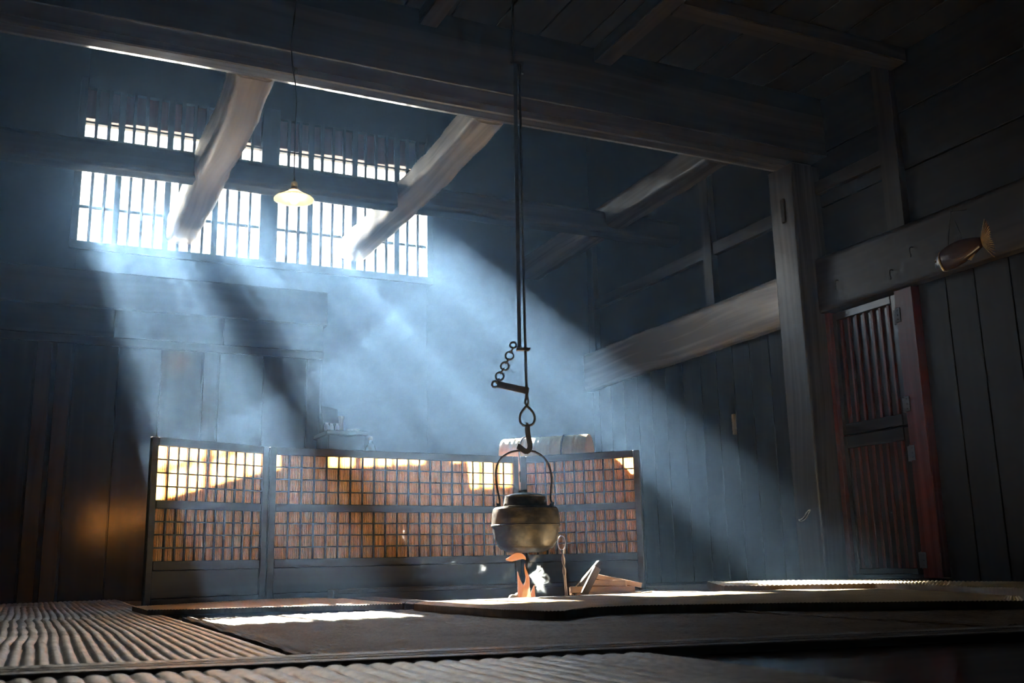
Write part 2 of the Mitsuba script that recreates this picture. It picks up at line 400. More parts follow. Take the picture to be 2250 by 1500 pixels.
# ================================================================== floor coverings
def strip_mat(front, back, z0, z1, pitch, amp, per=6, nv=40, wave=0.0, seed=0, across=0.0, lift=None, shape=0.8, edge=False):
    """A woven mat between two edge curves (plan points, same direction), ribs running from front to back."""
    F, B = np.asarray(front, float), np.asarray(back, float)
    def res(c, n):
        s = np.r_[0, np.cumsum(np.linalg.norm(np.diff(c, axis=0), axis=1))]
        q = np.linspace(0, s[-1], n)
        return np.stack([np.interp(q, s, c[:, 0]), np.interp(q, s, c[:, 1])], 1), s[-1]
    L = max(res(F, 5)[1], res(B, 5)[1])
    nu = max(8, int(L / pitch * per))
    f, b = res(F, nu)[0], res(B, nu)[0]
    t = np.linspace(0, 1, nv)[None, :, None]
    xy = f[:, None] * (1 - t) + b[:, None] * t
    u = np.linspace(0, L, nu)[:, None] + 0 * t[..., 0]
    dist = np.linalg.norm(xy - xy[:, :1], axis=2)
    pts = np.concatenate([xy, np.zeros(xy.shape[:2] + (1,))], 2)
    wv = (meshkit.fbm(pts * [2.2, 2.2, 1] + [seed, 0, 0], 3, seed) - 0.5) * 2 * wave
    ph = u / pitch * 2 * np.pi + wv * 9.0 / max(wave, 1e-6) * 0.35 * (wave > 0)
    am = amp * (0.55 + 0.9 * meshkit.fbm(pts * [3.0, 1.5, 1] + [0, seed, 5], 2, seed + 3))
    rib = np.abs(np.sin(ph / 2)) ** shape
    z = z1 + am * (rib - 1) + wv * 0.5
    if across:
        z += across * 0.5 * (np.sin(dist / 0.006 * np.pi) + 0) * (0.5 + meshkit.noise(pts * 60.0, seed + 9))
    if lift is not None:
        z += lift(xy)
    z = np.maximum(z, z0 + 0.002)
    top = np.concatenate([xy, z[..., None]], 2).reshape(-1, 3)
    bot = top.copy(); bot[:, 2] = z0
    idx = np.arange(nu * nv).reshape(nu, nv)
    def quads(i, flip):
        a, b_, c, d = i[:-1, :-1].ravel(), i[1:, :-1].ravel(), i[1:, 1:].ravel(), i[:-1, 1:].ravel()
        q = np.stack([a, b_, c, d], 1)
        return q[:, ::-1] if flip else q
    fs = [quads(idx, False)]
    loop = np.r_[idx[:, 0], idx[-1, 1:], idx[::-1, -1][1:], idx[0, ::-1][1:]]
    N = nu * nv
    fs.append(np.stack([loop[:-1], loop[:-1] + N, loop[1:] + N, loop[1:]], 1))
    corners = idx[[0, -1]][:, [0, -1]]
    q = np.vstack(fs)
    tri = np.vstack([q[:, [0, 1, 2]], q[:, [0, 2, 3]]])
    flip = M(top, tri[:4]).face_normals[:, 2].mean() < 0
    tri = tri[:, ::-1] if flip else tri
    v = np.vstack([top, bot])
    nq = len(fs[0])
    if edge:
        side = np.r_[nq:len(q), nq + len(q):2 * len(q)]
        face = np.r_[0:nq, len(q):len(q) + nq]
        return M(top, tri[face]), M(v, tri[side])
    return M(v, tri)

def yf(x):
    return 2.087 - 0.222 * x          # back edge of the threshold rail

put('straw_rug', strip_mat([(-1.84, yf(-1.84) + .012), (0.474, yf(0.474) + .012)], [(-1.84, 6.4), (0.474, 6.4)], FZ + 0.002, FZ + 0.013, 0.027, 0.0085, 12, 170, 0.004, 3, shape=0.42), 'm_ridge')
tag('straw_rug', 'coarse ribbed straw rug at the left front, its ridges shining grey', 'rug', 'ribbed rugs on the floor')
def seam_lift(side):
    def fn(xy):
        d = np.abs(xy[..., 0] - side)
        p = np.concatenate([xy * [30, 14], 0 * xy[..., :1]], 2)
        return 0.010 * np.exp(-(d / 0.03) ** 2) * meshkit.fbm(p, 3, 4)
    return fn
put('straw_rug_001', strip_mat([(0.489, yf(0.489) + .012), (1.995, yf(1.995) + .012)], [(0.489, 3.705), (1.995, 3.705)], FZ + 0.002, FZ + 0.013, 0.015, 0.003, 5, 150, 0.003, 8, 0.0025, seam_lift(0.506)), 'm_rug')
tag('straw_rug_001', 'flat dark straw rug in the middle foreground with a frayed left seam', 'rug', 'ribbed rugs on the floor')
put('straw_rug_002', strip_mat([(2.01, yf(2.01) + .012), (4.78, yf(4.78) + .012)], [(2.01, 3.705), (4.78, 3.705)], FZ + 0.002, FZ + 0.013, 0.018, 0.003, 5, 110, 0.003, 15, 0.0025, seam_lift(2.024)), 'm_rug')
tag('straw_rug_002', 'dark brown straw rug at the right foreground', 'rug', 'ribbed rugs on the floor')
put('straw_rug_004', strip_mat([(2.70, 3.72), (4.78, 3.72)], [(3.45, 5.45), (4.78, 5.45)], FZ + 0.002, FZ + 0.013, 0.018, 0.003, 5, 50, 0.003, 17, 0.0025), 'm_rug')
tag('straw_rug_004', 'straw rug on the floor between the hearth and the lattice door', 'rug', 'ribbed rugs on the floor')
put('straw_rug_003', strip_mat([(-1.61, 0.862), (1.058, 0.632)], [(-1.61, 2.262), (1.058, 1.670)], FZ + 0.002, FZ + 0.012, 0.039, 0.006, 8, 60, 0.004, 21, shape=0.5), 'm_ridge')
tag('straw_rug_003', 'blurred ribbed rug in the near left corner, in front of the threshold rail', 'rug', 'ribbed rugs on the floor')

def rail_piece(x0, x1, o0, o1, z1):
    d = np.array([1.0, -0.222]) / math.hypot(1, 0.222); nrm = np.array([-d[1], d[0]])
    base = np.array([0.0, 2.087])
    pts = []
    for xx in (x0, x1):
        for o in (o0, o1):
            for z in (FZ + 0.001, FZ + z1 - 0.003):
                q = base + d * xx - nrm * o
                pts.append((*q, z))
            c = 0.003 if o == o1 else -0.003
            q = base + d * xx - nrm * (o - c)
            pts.append((*q, FZ + z1))
    return trimesh.convex.convex_hull(np.array(pts))
key = 'threshold_rail'
dirx = (1.0, -0.222, 0.0)
woody('threshold_rail__strip', rail_piece(-2.8, 4.7, 0.002, 0.058, 0.018), 'm_rail', dirx)
woody('threshold_rail__strip_001', rail_piece(-2.8, 4.7, 0.074, 0.101, 0.018), 'm_rail', dirx)
woody('threshold_rail__strip_002', rail_piece(-2.8, 4.7, 0.117, 0.163, 0.018), 'm_rail', dirx)
woody('threshold_rail__groove_bed', rail_piece(-2.8, 4.7, 0.003, 0.162, 0.009), 'm_rail', dirx)
tag('threshold_rail', 'polished grooved threshold rail crossing the foreground floor', 'threshold')

def ramp(p, k):
    return p
mt, me = strip_mat([(0.414, 4.094), (0.632, 3.996), (0.851, 3.939), (1.092, 3.829), (1.30, 3.75)],
                          [(0.400, 4.56), (0.64, 4.70), (0.98, 4.86), (1.20, 4.89), (1.30, 4.62)], FZ + 0.014, FZ + 0.034, 0.014, 0.004, 6, 60, 0.003, 31, edge=True)
put('goza_mat', mt, 'm_goza')
put('goza_mat__edge', me, 'm_shaded_straw')
tag('goza_mat', 'woven straw mat lying before the left half of the folding screen', 'mat', 'thick woven mats round the hearth')
mt, me = strip_mat([(1.290, 3.593), (1.302, 3.214), (1.328, 2.906), (1.375, 2.706), (1.425, 2.672), (1.568, 2.789), (1.760, 2.781), (1.986, 2.635), (2.214, 2.482), (2.666, 2.117)],
                              [(1.345, 3.700), (1.596, 3.700), (1.809, 3.700), (2.028, 3.700), (2.202, 3.700), (2.513, 3.663), (2.926, 3.512), (3.223, 3.246), (3.130, 2.880), (2.898, 2.318)], FZ + 0.014, FZ + 0.039, 0.014, 0.003, 6, 60, 0.005, 37, edge=True)
put('goza_mat_001', mt, 'm_goza')
put('goza_mat_001__edge', me, 'm_shaded_straw')
tag('goza_mat_001', 'thick woven straw mat in front of the kettle, its left part blazing in the sun', 'mat', 'thick woven mats round the hearth')
mt, me = strip_mat([(2.806, 3.749), (3.013, 3.565), (3.289, 3.335), (3.22, 2.817), (2.99, 2.242)],
                              [(3.289, 4.542), (3.393, 4.278), (3.737, 3.829), (3.703, 3.105), (3.507, 2.415)], FZ + 0.014, FZ + 0.057, 0.025, 0.005, 6, 40, 0.010, 41, edge=True)
put('goza_mat_002', mt, 'm_goza')
put('goza_mat_002__edge', me, 'm_shaded_straw')
tag('goza_mat_002', 'wavy straw mat at the right edge lit along its top, behind the thick mat', 'mat', 'thick woven mats round the hearth')

# ================================================================== hearth
hf = 'hearth_frame'
plank(hf, 'back_rail', (HX0 - 0.16, HX1 + 0.08, HY1 + 0.002, HY1 + 0.10, FZ + 0.001, 0.049), 'm_wood', 0, 0.005)
plank(hf, 'back_lip', (HX0 - 0.16, HX1 + 0.08, HY1 - 0.02, HY1 + 0.0015, FZ + 0.001, 0.032), 'm_wood', 0, 0.004)
plank(hf, 'front_rail', (HX0 - 0.08, HX1 + 0.08, HY0 - 0.08, HY0 + 0.04, FZ + 0.001, FZ + 0.036), 'm_wood', 0, 0.006)
plank(hf, 'side_rail', (HX0 - 0.08, HX0 + 0.04, HY0 + 0.041, HY1 - 0.022, FZ + 0.001, FZ + 0.036), 'm_wood', 1, 0.006)
plank(hf, 'side_rail', (HX1 - 0.04, HX1 + 0.08, HY0 + 0.041, HY1 - 0.022, FZ + 0.001, FZ + 0.036), 'm_wood', 1, 0.006)
tag(hf, 'dark wooden hearth frame behind the fire', 'hearth frame')
scene['m_ash'] = two(P((0.22, 0.21, 0.20), 0.95, 0.2))
gx, gy = np.meshgrid(np.linspace(HX0 + 0.002, HX1 - 0.002, 70), np.linspace(HY0 + 0.002, HY1 - 0.002, 50), indexing='ij')
gp = np.stack([gx, gy, 0 * gx], -1)
gz = FZ - 0.022 + 0.03 * (meshkit.fbm(gp * 7, 4, 2) - 0.5) + 0.012 * np.exp(-(((gx - 1.92) / 0.2) ** 2 + ((gy - 3.96) / 0.16) ** 2))
i = np.arange(70 * 50).reshape(70, 50)
q = np.stack([i[:-1, :-1].ravel(), i[1:, :-1].ravel(), i[1:, 1:].ravel(), i[:-1, 1:].ravel()], 1)
put('ash_bed', (np.concatenate([gx[..., None], gy[..., None], gz[..., None]], 2).reshape(-1, 3), q), 'm_ash', True)
tag('ash_bed', 'grey ash filling the hearth under the kettle', 'ash', kind='stuff')

# ================================================================== folding reed screen
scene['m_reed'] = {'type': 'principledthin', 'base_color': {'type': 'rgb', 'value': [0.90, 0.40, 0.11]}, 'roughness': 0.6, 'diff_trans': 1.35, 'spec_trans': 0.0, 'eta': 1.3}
ZS = 0.734
corner = [np.array(c) for c in ((0.453, 4.687), (1.031, 4.961), (2.462, 5.105), (2.953, 4.620))]
cells = [11, 21, 11]
fs = 'folding_screen'
tag(fs, 'low three-panel folding screen of backlit reed behind the kettle', 'folding screen')
def in_panel(m, a, b):
    """Moves a mesh built in (along, depth, z) into the panel from plan point a to b."""
    d = (b - a) / np.linalg.norm(b - a); nrm = np.array([-d[1], d[0]])
    t = np.eye(4)
    t[:2, 0], t[:2, 1], t[:2, 3] = d, nrm, a
    m = m.copy(); m.apply_transform(t)
    return m
ZR = (-0.02, 0.191, 0.418, 0.456, 0.695, ZS)      # foot, lower lattice, mid rail, upper lattice, top
for k in range(3):
    a, b = corner[k], corner[k + 1]
    L = float(np.linalg.norm(b - a))
    g = 0.004
    st = 0.034
    pk = numbered(fs + '__panel')
    D = 0.022
    d3 = np.r_[(b - a) / L, 0]
    frame = [(g, g + st, 0, D, FZ + 0.001, ZS), (L - g - st, L - g, 0, D, FZ + 0.001, ZS)]
    rails = [(g + st, L - g - st, 0.001, D - 0.001, ZR[4] + 0.0, ZS), (g + st, L - g - st, 0.001, D - 0.001, ZR[2], ZR[3]),
             (g + st, L - g - st, 0.001, D - 0.001, 0.150, ZR[1]), (g + st, L - g - st, 0.001, D - 0.001, FZ + 0.012, 0.030)]
    woody(pk, cat([in_panel(cbox(*f, c=0.003), a, b) for f in frame] + [in_panel(cbox(*f, c=0.003), a, b) for f in rails]), 'm_wood', tuple(d3))
    woody(numbered(pk + '__lower_board'), in_panel(cbox(g + st, L - g - st, 0.008, 0.015, 0.030, 0.150), a, b), 'm_wood', tuple(d3))
    x0, x1 = g + st, L - g - st
    n = cells[k]
    pitch = (x1 - x0) / n
    for z0, z1 in ((ZR[1], ZR[2]), (ZR[3], ZR[4])):
        for i in range(1, n):
            woody(numbered(pk + '__bar'), in_panel(cbox(x0 + i * pitch - 0.0042, x0 + i * pitch + 0.0042, 0.000, 0.010, z0, z1, 0.001), a, b), 'm_wood', 2)
        for i in range(1, 4):
            zz = z0 + (z1 - z0) * i / 4
            woody(numbered(pk + '__crossbar'), in_panel(cbox(x0, x1, 0.001, 0.009, zz - 0.0032, zz + 0.0032, 0.001), a, b), 'm_wood', tuple(d3))
        # the reeds: one half-round strip each, standing side by side behind the lattice
        m = int(pitch * n / 0.0096)
        rp = (x1 - x0) / m
        vs, fa = [], []
        for i in range(m):
            c = x0 + (i + 0.5) * rp
            r = rp * (0.42 + 0.05 * rng.random())
            dy = 0.0015 * rng.random()
            o = len(vs)
            for zz in (z0, z1):
                for ang in (0, 60, 120, 180):
                    vs.append((c + r * math.cos(math.radians(ang)), 0.0125 + dy + r * 0.7 * math.sin(math.radians(ang)), zz))
            for j in range(3):
                fa += [(o + j, o + j + 1, o + 5 + j), (o + j, o + 5 + j, o + 4 + j)]
        rk = numbered(pk + '__reed_blind')
        put(rk, in_panel(M(vs, fa), a, b), 'm_reed')
        labels[rk] = {'kind': 'stuff', 'label': 'fine upright reeds glowing orange'}
# hinges between the panels
for c in corner[1:3]:
    for z in (0.62, 0.29):
        put(numbered(fs + '__hinge'), lathe([(0, -0.03), (0.004, -0.03), (0.004, 0.03), (0, 0.03)], (c[0] - 0.0, c[1] - 0.006, z), 10), 'm_iron', 30)

# ================================================================== kettle
K = np.array([1.902, 3.895])
KZ = -0.011                              # level of the ash under the kettle
SZ = 1.07                                # size of the kettle, its hook and the fire, from the drawing
EX = np.array([0.905, -0.426, 0.0])        # across
EY = np.array([0.426, 0.905, 0.0])         # away
def W3(dx, dz, dy=0.0):
    return np.array([K[0], K[1], KZ]) + SZ * (EX * dx + EY * dy + np.array([0, 0, dz]))
kt = 'kettle'
tag(kt, 'dark cast iron kettle with a flanged belly hanging over the fire', 'kettle')
body = [(0.0, 0.189), (0.060, 0.190), (0.077, 0.194), (0.105, 0.207), (0.1135, 0.216), (0.124, 0.240), (0.131, 0.270), (0.1335, 0.2915), (0.1385, 0.293), (0.139, 0.297), (0.1365, 0.300),
        (0.136, 0.320), (0.1335, 0.345), (0.1295, 0.360), (0.122, 0.367), (0.100, 0.371), (0.0875, 0.373), (0.0855, 0.385), (0.082, 0.404), (0.080, 0.407), (0.0, 0.407)]
put(kt + '__body', lathe(body, (K[0], K[1], KZ), 72, SZ), 'm_pot', 28)
lid = [(0, 0.4075), (0.080, 0.4075), (0.0815, 0.410), (0.079, 0.413), (0.060, 0.4195), (0.035, 0.424), (0.012, 0.4262), (0, 0.4266)]
put(kt + '__lid', lathe(lid, (K[0], K[1], KZ), 64, SZ), 'm_pot', 30)
put(kt + '__lid__knob', lathe([(0, 0.4262), (0.010, 0.4262), (0.007, 0.429), (0.006, 0.431), (0.0095, 0.435), (0.007, 0.439), (0, 0.440)], (K[0], K[1], KZ), 20, SZ), 'm_iron', 30)
put(kt + '__lid__ring', tube([W3(-0.012 + 0.012 * math.cos(t), 0.4305 + 0.003 * math.sin(t), -0.002) for t in np.linspace(0, 2 * np.pi, 20)[:-1]], 0.0018, 6, True), 'm_iron', True)
for s in (-1, 1):
    lug = trimesh.convex.convex_hull(np.array([W3(s * 0.112, 0.362, -0.008), W3(s * 0.112, 0.362, 0.008), W3(s * 0.090, 0.368, -0.008), W3(s * 0.090, 0.368, 0.008),
                                               W3(s * 0.116, 0.386, -0.004), W3(s * 0.116, 0.386, 0.004), W3(s * 0.104, 0.384, -0.004), W3(s * 0.104, 0.384, 0.004)]))
    put(numbered(kt + '__lug'), lug, 'm_iron')
hp = [(-0.103, 0.372), (-0.1015, 0.395), (-0.109, 0.432), (-0.1145, 0.478), (-0.1135, 0.521), (-0.098, 0.557), (-0.066, 0.583), (-0.020, 0.594), (0.025, 0.592), (0.064, 0.577), (0.093, 0.545),
      (0.107, 0.500), (0.108, 0.452), (0.103, 0.415), (0.103, 0.395), (0.112, 0.374)]
put(kt + '__handle', tube(spline([W3(*q) for q in hp], 60), 0.0048, 8), 'm_iron', True)

# ================================================================== pot hook hanging from the ceiling
ph = 'pot_hook'
tag(ph, 'black iron adjustable pot hook with chain, hanging from the ceiling', 'pot hook')
put(ph + '__hanger', tube([W3(-0.004, 2.30), W3(-0.004, 3.215)], 0.006, 8), 'm_iron', True)
put(ph + '__top_clamp', cat([trimesh.convex.convex_hull(np.array([W3(x, z, yy) for x in (-0.020, 0.040) for z in (2.296, 2.306) for yy in (-0.008, 0.008)])),
                             trimesh.convex.convex_hull(np.array([W3(x, z, yy) for x in (0.028, 0.036) for z in (2.25, 2.300) for yy in (-0.006, 0.006)]))]), 'm_iron')
def flat(dx0, z0, dx1, z1, w, t, n=2):
    a, b = np.array([dx0, z0]), np.array([dx1, z1])
    d = (b - a) / np.linalg.norm(b - a); q = np.array([-d[1], d[0]]) * w / 2
    return trimesh.convex.convex_hull(np.array([W3(*(p + s * q), yy) for p in (a, b) for s in (-1, 1) for yy in (-t / 2, t / 2)]))
put(ph + '__left_bar', cat([flat(-0.0085, 1.02, 0.0005, 2.298, 0.0155, 0.012)]), 'm_iron')
put(ph + '__rod', tube([W3(0.0165, 0.800), W3(0.0155, 1.3), W3(0.020, 2.298)], [0.0063, 0.0060, 0.0060], 8), 'm_iron', True)
put(ph + '__sleeve', trimesh.convex.convex_hull(np.array([W3(x, z, yy) for x, z in ((-0.022, 1.018), (-0.022, 1.008), (0.028, 1.004), (0.037, 1.012), (0.037, 1.017)) for yy in (-0.011, 0.011)])), 'm_iron')
def ring(cx, cz, r, t, edge=0.0, tilt=0.0, n=20):
    pts = []
    for a in np.linspace(0, 2 * np.pi, n + 1)[:-1]:
        pts.append(W3(cx + r * math.cos(a) * math.cos(tilt), cz + r * math.sin(a), r * math.cos(a) * math.sin(tilt)))
    return tube(pts, t * SZ, 7, True)
def link(c0, c1, t=0.003):
    """A link seen edge on between two points."""
    a, b = np.array(c0), np.array(c1)
    d = (b - a) / np.linalg.norm(b - a)
    h = np.linalg.norm(b - a) / 2
    m = (a + b) / 2
    pts = []
    for ang in np.linspace(0, 2 * np.pi, 21)[:-1]:
        s = m + d * h * math.cos(ang)
        pts.append(W3(s[0], s[1], 0.010 * math.sin(ang)))
    return tube(pts, t * SZ, 7, True)
put(ph + '__eye', ring(-0.034, 1.031, 0.0125, 0.0042), 'm_iron', True)
rings = [(-0.050, 0.986), (-0.070, 0.943), (-0.092, 0.901)]
for c in rings:
    put(numbered(ph + '__chain_link'), ring(*c, 0.0165, 0.0040), 'm_iron', True)
for c0, c1 in (((-0.034, 1.020), (-0.047, 0.998)), ((-0.053, 0.974), (-0.066, 0.953)), ((-0.074, 0.934), (-0.088, 0.911)), ((-0.095, 0.891), (-0.106, 0.872))):
    put(numbered(ph + '__chain_link'), link(c0, c1), 'm_iron', True)
put(ph + '__lever', cat([flat(-0.103, 0.868, 0.026, 0.836, 0.026, 0.012), flat(0.008, 0.8405, 0.026, 0.836, 0.030, 0.016)]), 'm_iron')
put(ph + '__lever_ring', ring(-0.112, 0.868, 0.0125, 0.0045), 'm_iron', True)
heart = [(0.0165, 0.800), (0.006, 0.765), (-0.008, 0.748), (-0.015, 0.728), (-0.012, 0.708), (0.000, 0.695), (0.0125, 0.697), (0.0165, 0.706)]
hl = spline([W3(*q) for q in [(0.0165, 0.812), (0.013, 0.772), (-0.004, 0.754), (-0.013, 0.733), (-0.012, 0.712), (0.0, 0.697), (0.011, 0.695), (0.0165, 0.707)]], 30)
hr = spline([W3(*q) for q in [(0.0165, 0.812), (0.020, 0.772), (0.037, 0.754), (0.046, 0.733), (0.045, 0.712), (0.033, 0.697), (0.022, 0.695), (0.0165, 0.707)]], 30)
put(ph + '__heart_loop', cat([tube(hl, 0.0053, 8), tube(hr, 0.0053, 8)]), 'm_iron', True)
hk = spline([W3(*q) for q in [(0.017, 0.690), (0.0175, 0.660), (0.023, 0.630), (0.024, 0.604), (0.014, 0.590), (0.000, 0.594), (-0.012, 0.604), (-0.026, 0.612)]], 24)
def strap(path, w, t):
    p = np.asarray(path)
    tt = np.gradient(p, axis=0); tt /= np.linalg.norm(tt, axis=1, keepdims=True)
    nn = np.cross(tt, EY)
    rows = [p + nn * a + EY * b for a, b in ((-w / 2, -t / 2), (w / 2, -t / 2), (w / 2, t / 2), (-w / 2, t / 2))]
    n = len(p)
    v = np.vstack(rows)
    f = []
    for i in range(n - 1):
        for j in range(4):
            a, b = j * n + i, ((j + 1) % 4) * n + i
            f += [(a, b, b + 1), (a, b + 1, a + 1)]
    f += [(0, 2 * n, n), (0, 3 * n, 2 * n), (n - 1, 2 * n - 1, 3 * n - 1), (n - 1, 3 * n - 1, 4 * n - 1)]
    return M(v, f)
put(ph + '__hook', strap(hk, 0.022, 0.018), 'm_iron')

# ================================================================== fire, logs, smoke
scene['m_log'] = two(P((0.42, 0.36, 0.30), 0.9, 0.2))
scene['m_char'] = two(P((0.06, 0.045, 0.035), 0.8, 0.3))
def flame_mesh(path, widths, depth=0.55, seed=0):
    """A flame tongue: a tapering, flattened tube round a curved spine."""
    p = spline([W3(*q) for q in path], 26)
    w = np.interp(np.linspace(0, 1, 26), np.linspace(0, 1, len(widths)), widths)
    rows = []
    for i in range(26):
        t = p[min(i + 1, 25)] - p[max(i - 1, 0)]; t /= np.linalg.norm(t)
        a = np.cross(t, EY); a /= np.linalg.norm(a)
        for ang in np.arange(10) * 2 * np.pi / 10:
            rows.append(p[i] + 1.3 * SZ * w[i] * (a * math.cos(ang) + EY * depth * math.sin(ang)))
    f = []
    for i in range(25):
        for j in range(10):
            q = (j + 1) % 10
            f += [(i * 10 + j, i * 10 + q, i * 10 + 10 + q), (i * 10 + j, i * 10 + 10 + q, i * 10 + 10 + j)]
    return outward(M(rows, f))
EM = {'type': 'area', 'radiance': {'type': 'rgb', 'value': [0.062, 0.018, 0.0042]}, 'sampling_weight': 0.3}
EMY = {'type': 'area', 'radiance': {'type': 'rgb', 'value': [0.080, 0.036, 0.010]}, 'sampling_weight': 0.3}
EMH = {'type': 'area', 'radiance': {'type': 'rgb', 'value': [0.16, 0.11, 0.055]}, 'sampling_weight': 0.3}
tag('fire', 'small orange fire burning in the hearth under the kettle', 'fire')
flames = [
    ([(-0.020, 0.01), (-0.024, 0.050), (-0.032, 0.085), (-0.036, 0.118)], [0.012, 0.012, 0.005, 0.0008], EM),
    ([(-0.012, 0.01), (-0.006, 0.050), (0.002, 0.090), (-0.006, 0.125), (-0.007, 0.148)], [0.014, 0.012, 0.007, 0.004, 0.0006], EM),
    ([(-0.010, 0.008), (-0.008, 0.040), (-0.003, 0.070), (0.001, 0.100)], [0.017, 0.014, 0.006, 0.0006], EMY),
    ([(0.020, 0.01), (0.023, 0.040), (0.028, 0.065)], [0.010, 0.006, 0.0008], EM),
    ([(-0.004, 0.008), (0.000, 0.045), (0.005, 0.085)], [0.0185, 0.009, 0.0006], EMH),
    ([(-0.082, 0.166), (-0.060, 0.168), (-0.035, 0.176), (-0.012, 0.172), (-0.003, 0.162)], [0.002, 0.009, 0.011, 0.009, 0.001], EM),
]
for path, wd, em in flames:
    scene[numbered('fire__flame')] = {**ply(flame_mesh(path, wd), 'm_char', True), 'emitter': em}
def log_mesh(a, b, r0, r1, seed):
    a, b = np.array(a), np.array(b)
    n = 14
    pts = [a + (b - a) * t + np.array([0, 0, 0.006 * math.sin(t * 5 + seed)]) for t in np.linspace(0, 1, n)]
    m = tube(pts, np.linspace(r0, r1, n) * (1 + 0.15 * np.sin(np.arange(n) * 1.7 + seed)), 9)
    v = m.vertices + (meshkit.fbm(m.vertices * 60 + seed, 3, seed)[:, None] - 0.5) * 0.010 * np.array([1, 1, 1])
    return M(v, m.faces)
logs = [('pale ash-covered log end burning at the left of the fire', W3(-0.085, -0.008, -0.02), W3(-0.005, 0.030, 0.06), 0.018, 0.023, 'm_log'),
        ('charred log lying under the flames', W3(0.075, -0.016, 0.10), W3(-0.03, 0.004, 0.02), 0.020, 0.017, 'm_char'),
        ('charred stick pointing towards the tongs', W3(0.13, -0.02, 0.05), W3(0.01, 0.006, 0.04), 0.012, 0.011, 'm_char')]
for i, (lab_, a, b, r0, r1, mt) in enumerate(logs):
    k = put(numbered('burning_log'), log_mesh(a, b, r0, r1, i), mt, True)
    tag(k, lab_, 'log', 'logs in the fire')

# smoke curls: two volumes whose wisps are drawn out along curling lines
def stamp(G, box, pts, rad, dens):
    (x0, x1), (y0, y1), (z0, z1) = box
    NZ, NY, NX = G.shape
    for (x, z, yy), r, d in zip(pts, rad, dens):
        i = (x - x0) / (x1 - x0) * NX; j = (yy - y0) / (y1 - y0) * NY; k = (z - z0) / (z1 - z0) * NZ
        s, sy, sz = r / ((x1 - x0) / NX), r * 1.6 / ((y1 - y0) / NY), r / ((z1 - z0) / NZ)
        i0, i1 = max(0, int(i - 3 * s - 1)), min(NX, int(i + 3 * s + 2)); j0, j1 = max(0, int(j - 3 * sy - 1)), min(NY, int(j + 3 * sy + 2)); k0, k1 = max(0, int(k - 3 * sz - 1)), min(NZ, int(k + 3 * sz + 2))
        if i0 >= i1 or j0 >= j1 or k0 >= k1: continue
        zz, yy_, xx = np.meshgrid(np.arange(k0, k1) + 0.5, np.arange(j0, j1) + 0.5, np.arange(i0, i1) + 0.5, indexing='ij')
        G[k0:k1, j0:j1, i0:i1] += 0.22 * d * np.exp(-(((xx - i) / s) ** 2 + ((yy_ - j) / sy) ** 2 + ((zz - k) / sz) ** 2))
def wisp(G, box, ctrl, r, d, n=90, curl=0.0, seed=0):
    c = spline([(x, z, 0.0) for x, z in ctrl], n)
    t = np.linspace(0, 1, n)
    q = np.stack([t * 5 + seed, 0 * t, 0 * t], 1)
    c[:, 0] += curl * (meshkit.fbm(q, 3, seed) - 0.5) * 2 * t
    c[:, 1] += curl * (meshkit.fbm(q, 3, seed + 1) - 0.5) * 2 * t * 0.7
    c[:, 2] += 0.03 * (meshkit.fbm(q, 2, seed + 2) - 0.5)
    stamp(G, box, c, 1.15 * r * (0.5 + 0.9 * t), d * np.sin(np.pi * np.clip(t * 0.94 + 0.05, 0, 1)) ** 0.7)
def smoke(key, box, dims, wisps, scale, label, seed):
    G = np.zeros(dims, np.float32)
    r_ = np.random.default_rng(seed)
    for n_, (ctrl, r, d) in enumerate(wisps):
        ctrl = np.array(ctrl) / 1000.0
        wisp(G, box, ctrl, r, d, 80, 0.006, 10 + n_)
        if d > 0.6:
            wisp(G, box, ctrl + r_.normal(0, 0.004, ctrl.shape), r * 0.6, d * 0.9, 80, 0.012, 40 + n_)
    zz, yy, xx = np.meshgrid(*[np.linspace(0, 1, n) for n in dims], indexing='ij')
    G *= np.clip(0.25 + 1.5 * meshkit.fbm(np.stack([xx * 22, yy * 12, zz * 22], -1), 2, 3), 0.1, 2)
    G *= np.clip(np.minimum.reduce([xx, 1 - xx, yy, 1 - yy, zz, 1 - zz]) / 0.04, 0, 1)
    G = np.minimum(G, 1.3)
    (x0, x1), (y0, y1), (z0, z1) = box
    m = np.eye(4)
    m[:3, 0], m[:3, 1], m[:3, 2], m[:3, 3] = SZ * EX * (x1 - x0), SZ * EY * (y1 - y0), [0, 0, SZ * (z1 - z0)], W3(x0, z0, y0)
    scene[key + '_air'] = {'type': 'heterogeneous', 'albedo': {'type': 'rgb', 'value': [0.80, 0.91, 0.99]}, 'scale': scale,
                           'sigma_t': {'type': 'gridvolume', 'grid': mi.VolumeGrid(G[..., None]), 'to_world': T(m)}, 'phase': {'type': 'hg', 'g': 0.4}}
    h = np.eye(4)
    h[:3, 0], h[:3, 1], h[:3, 2], h[:3, 3] = SZ * EX * (x1 - x0) / 2, SZ * EY * (y1 - y0) / 2, [0, 0, SZ * (z1 - z0) / 2], W3((x0 + x1) / 2, (z0 + z1) / 2, (y0 + y1) / 2)
    scene[key] = {'type': 'cube', 'to_world': T(h), 'bsdf': {'type': 'null'}, 'interior': {'type': 'ref', 'id': key + '_air'}, 'exterior': {'type': 'ref', 'id': 'haze'}}
    tag(key, label, 'smoke', kind='stuff')
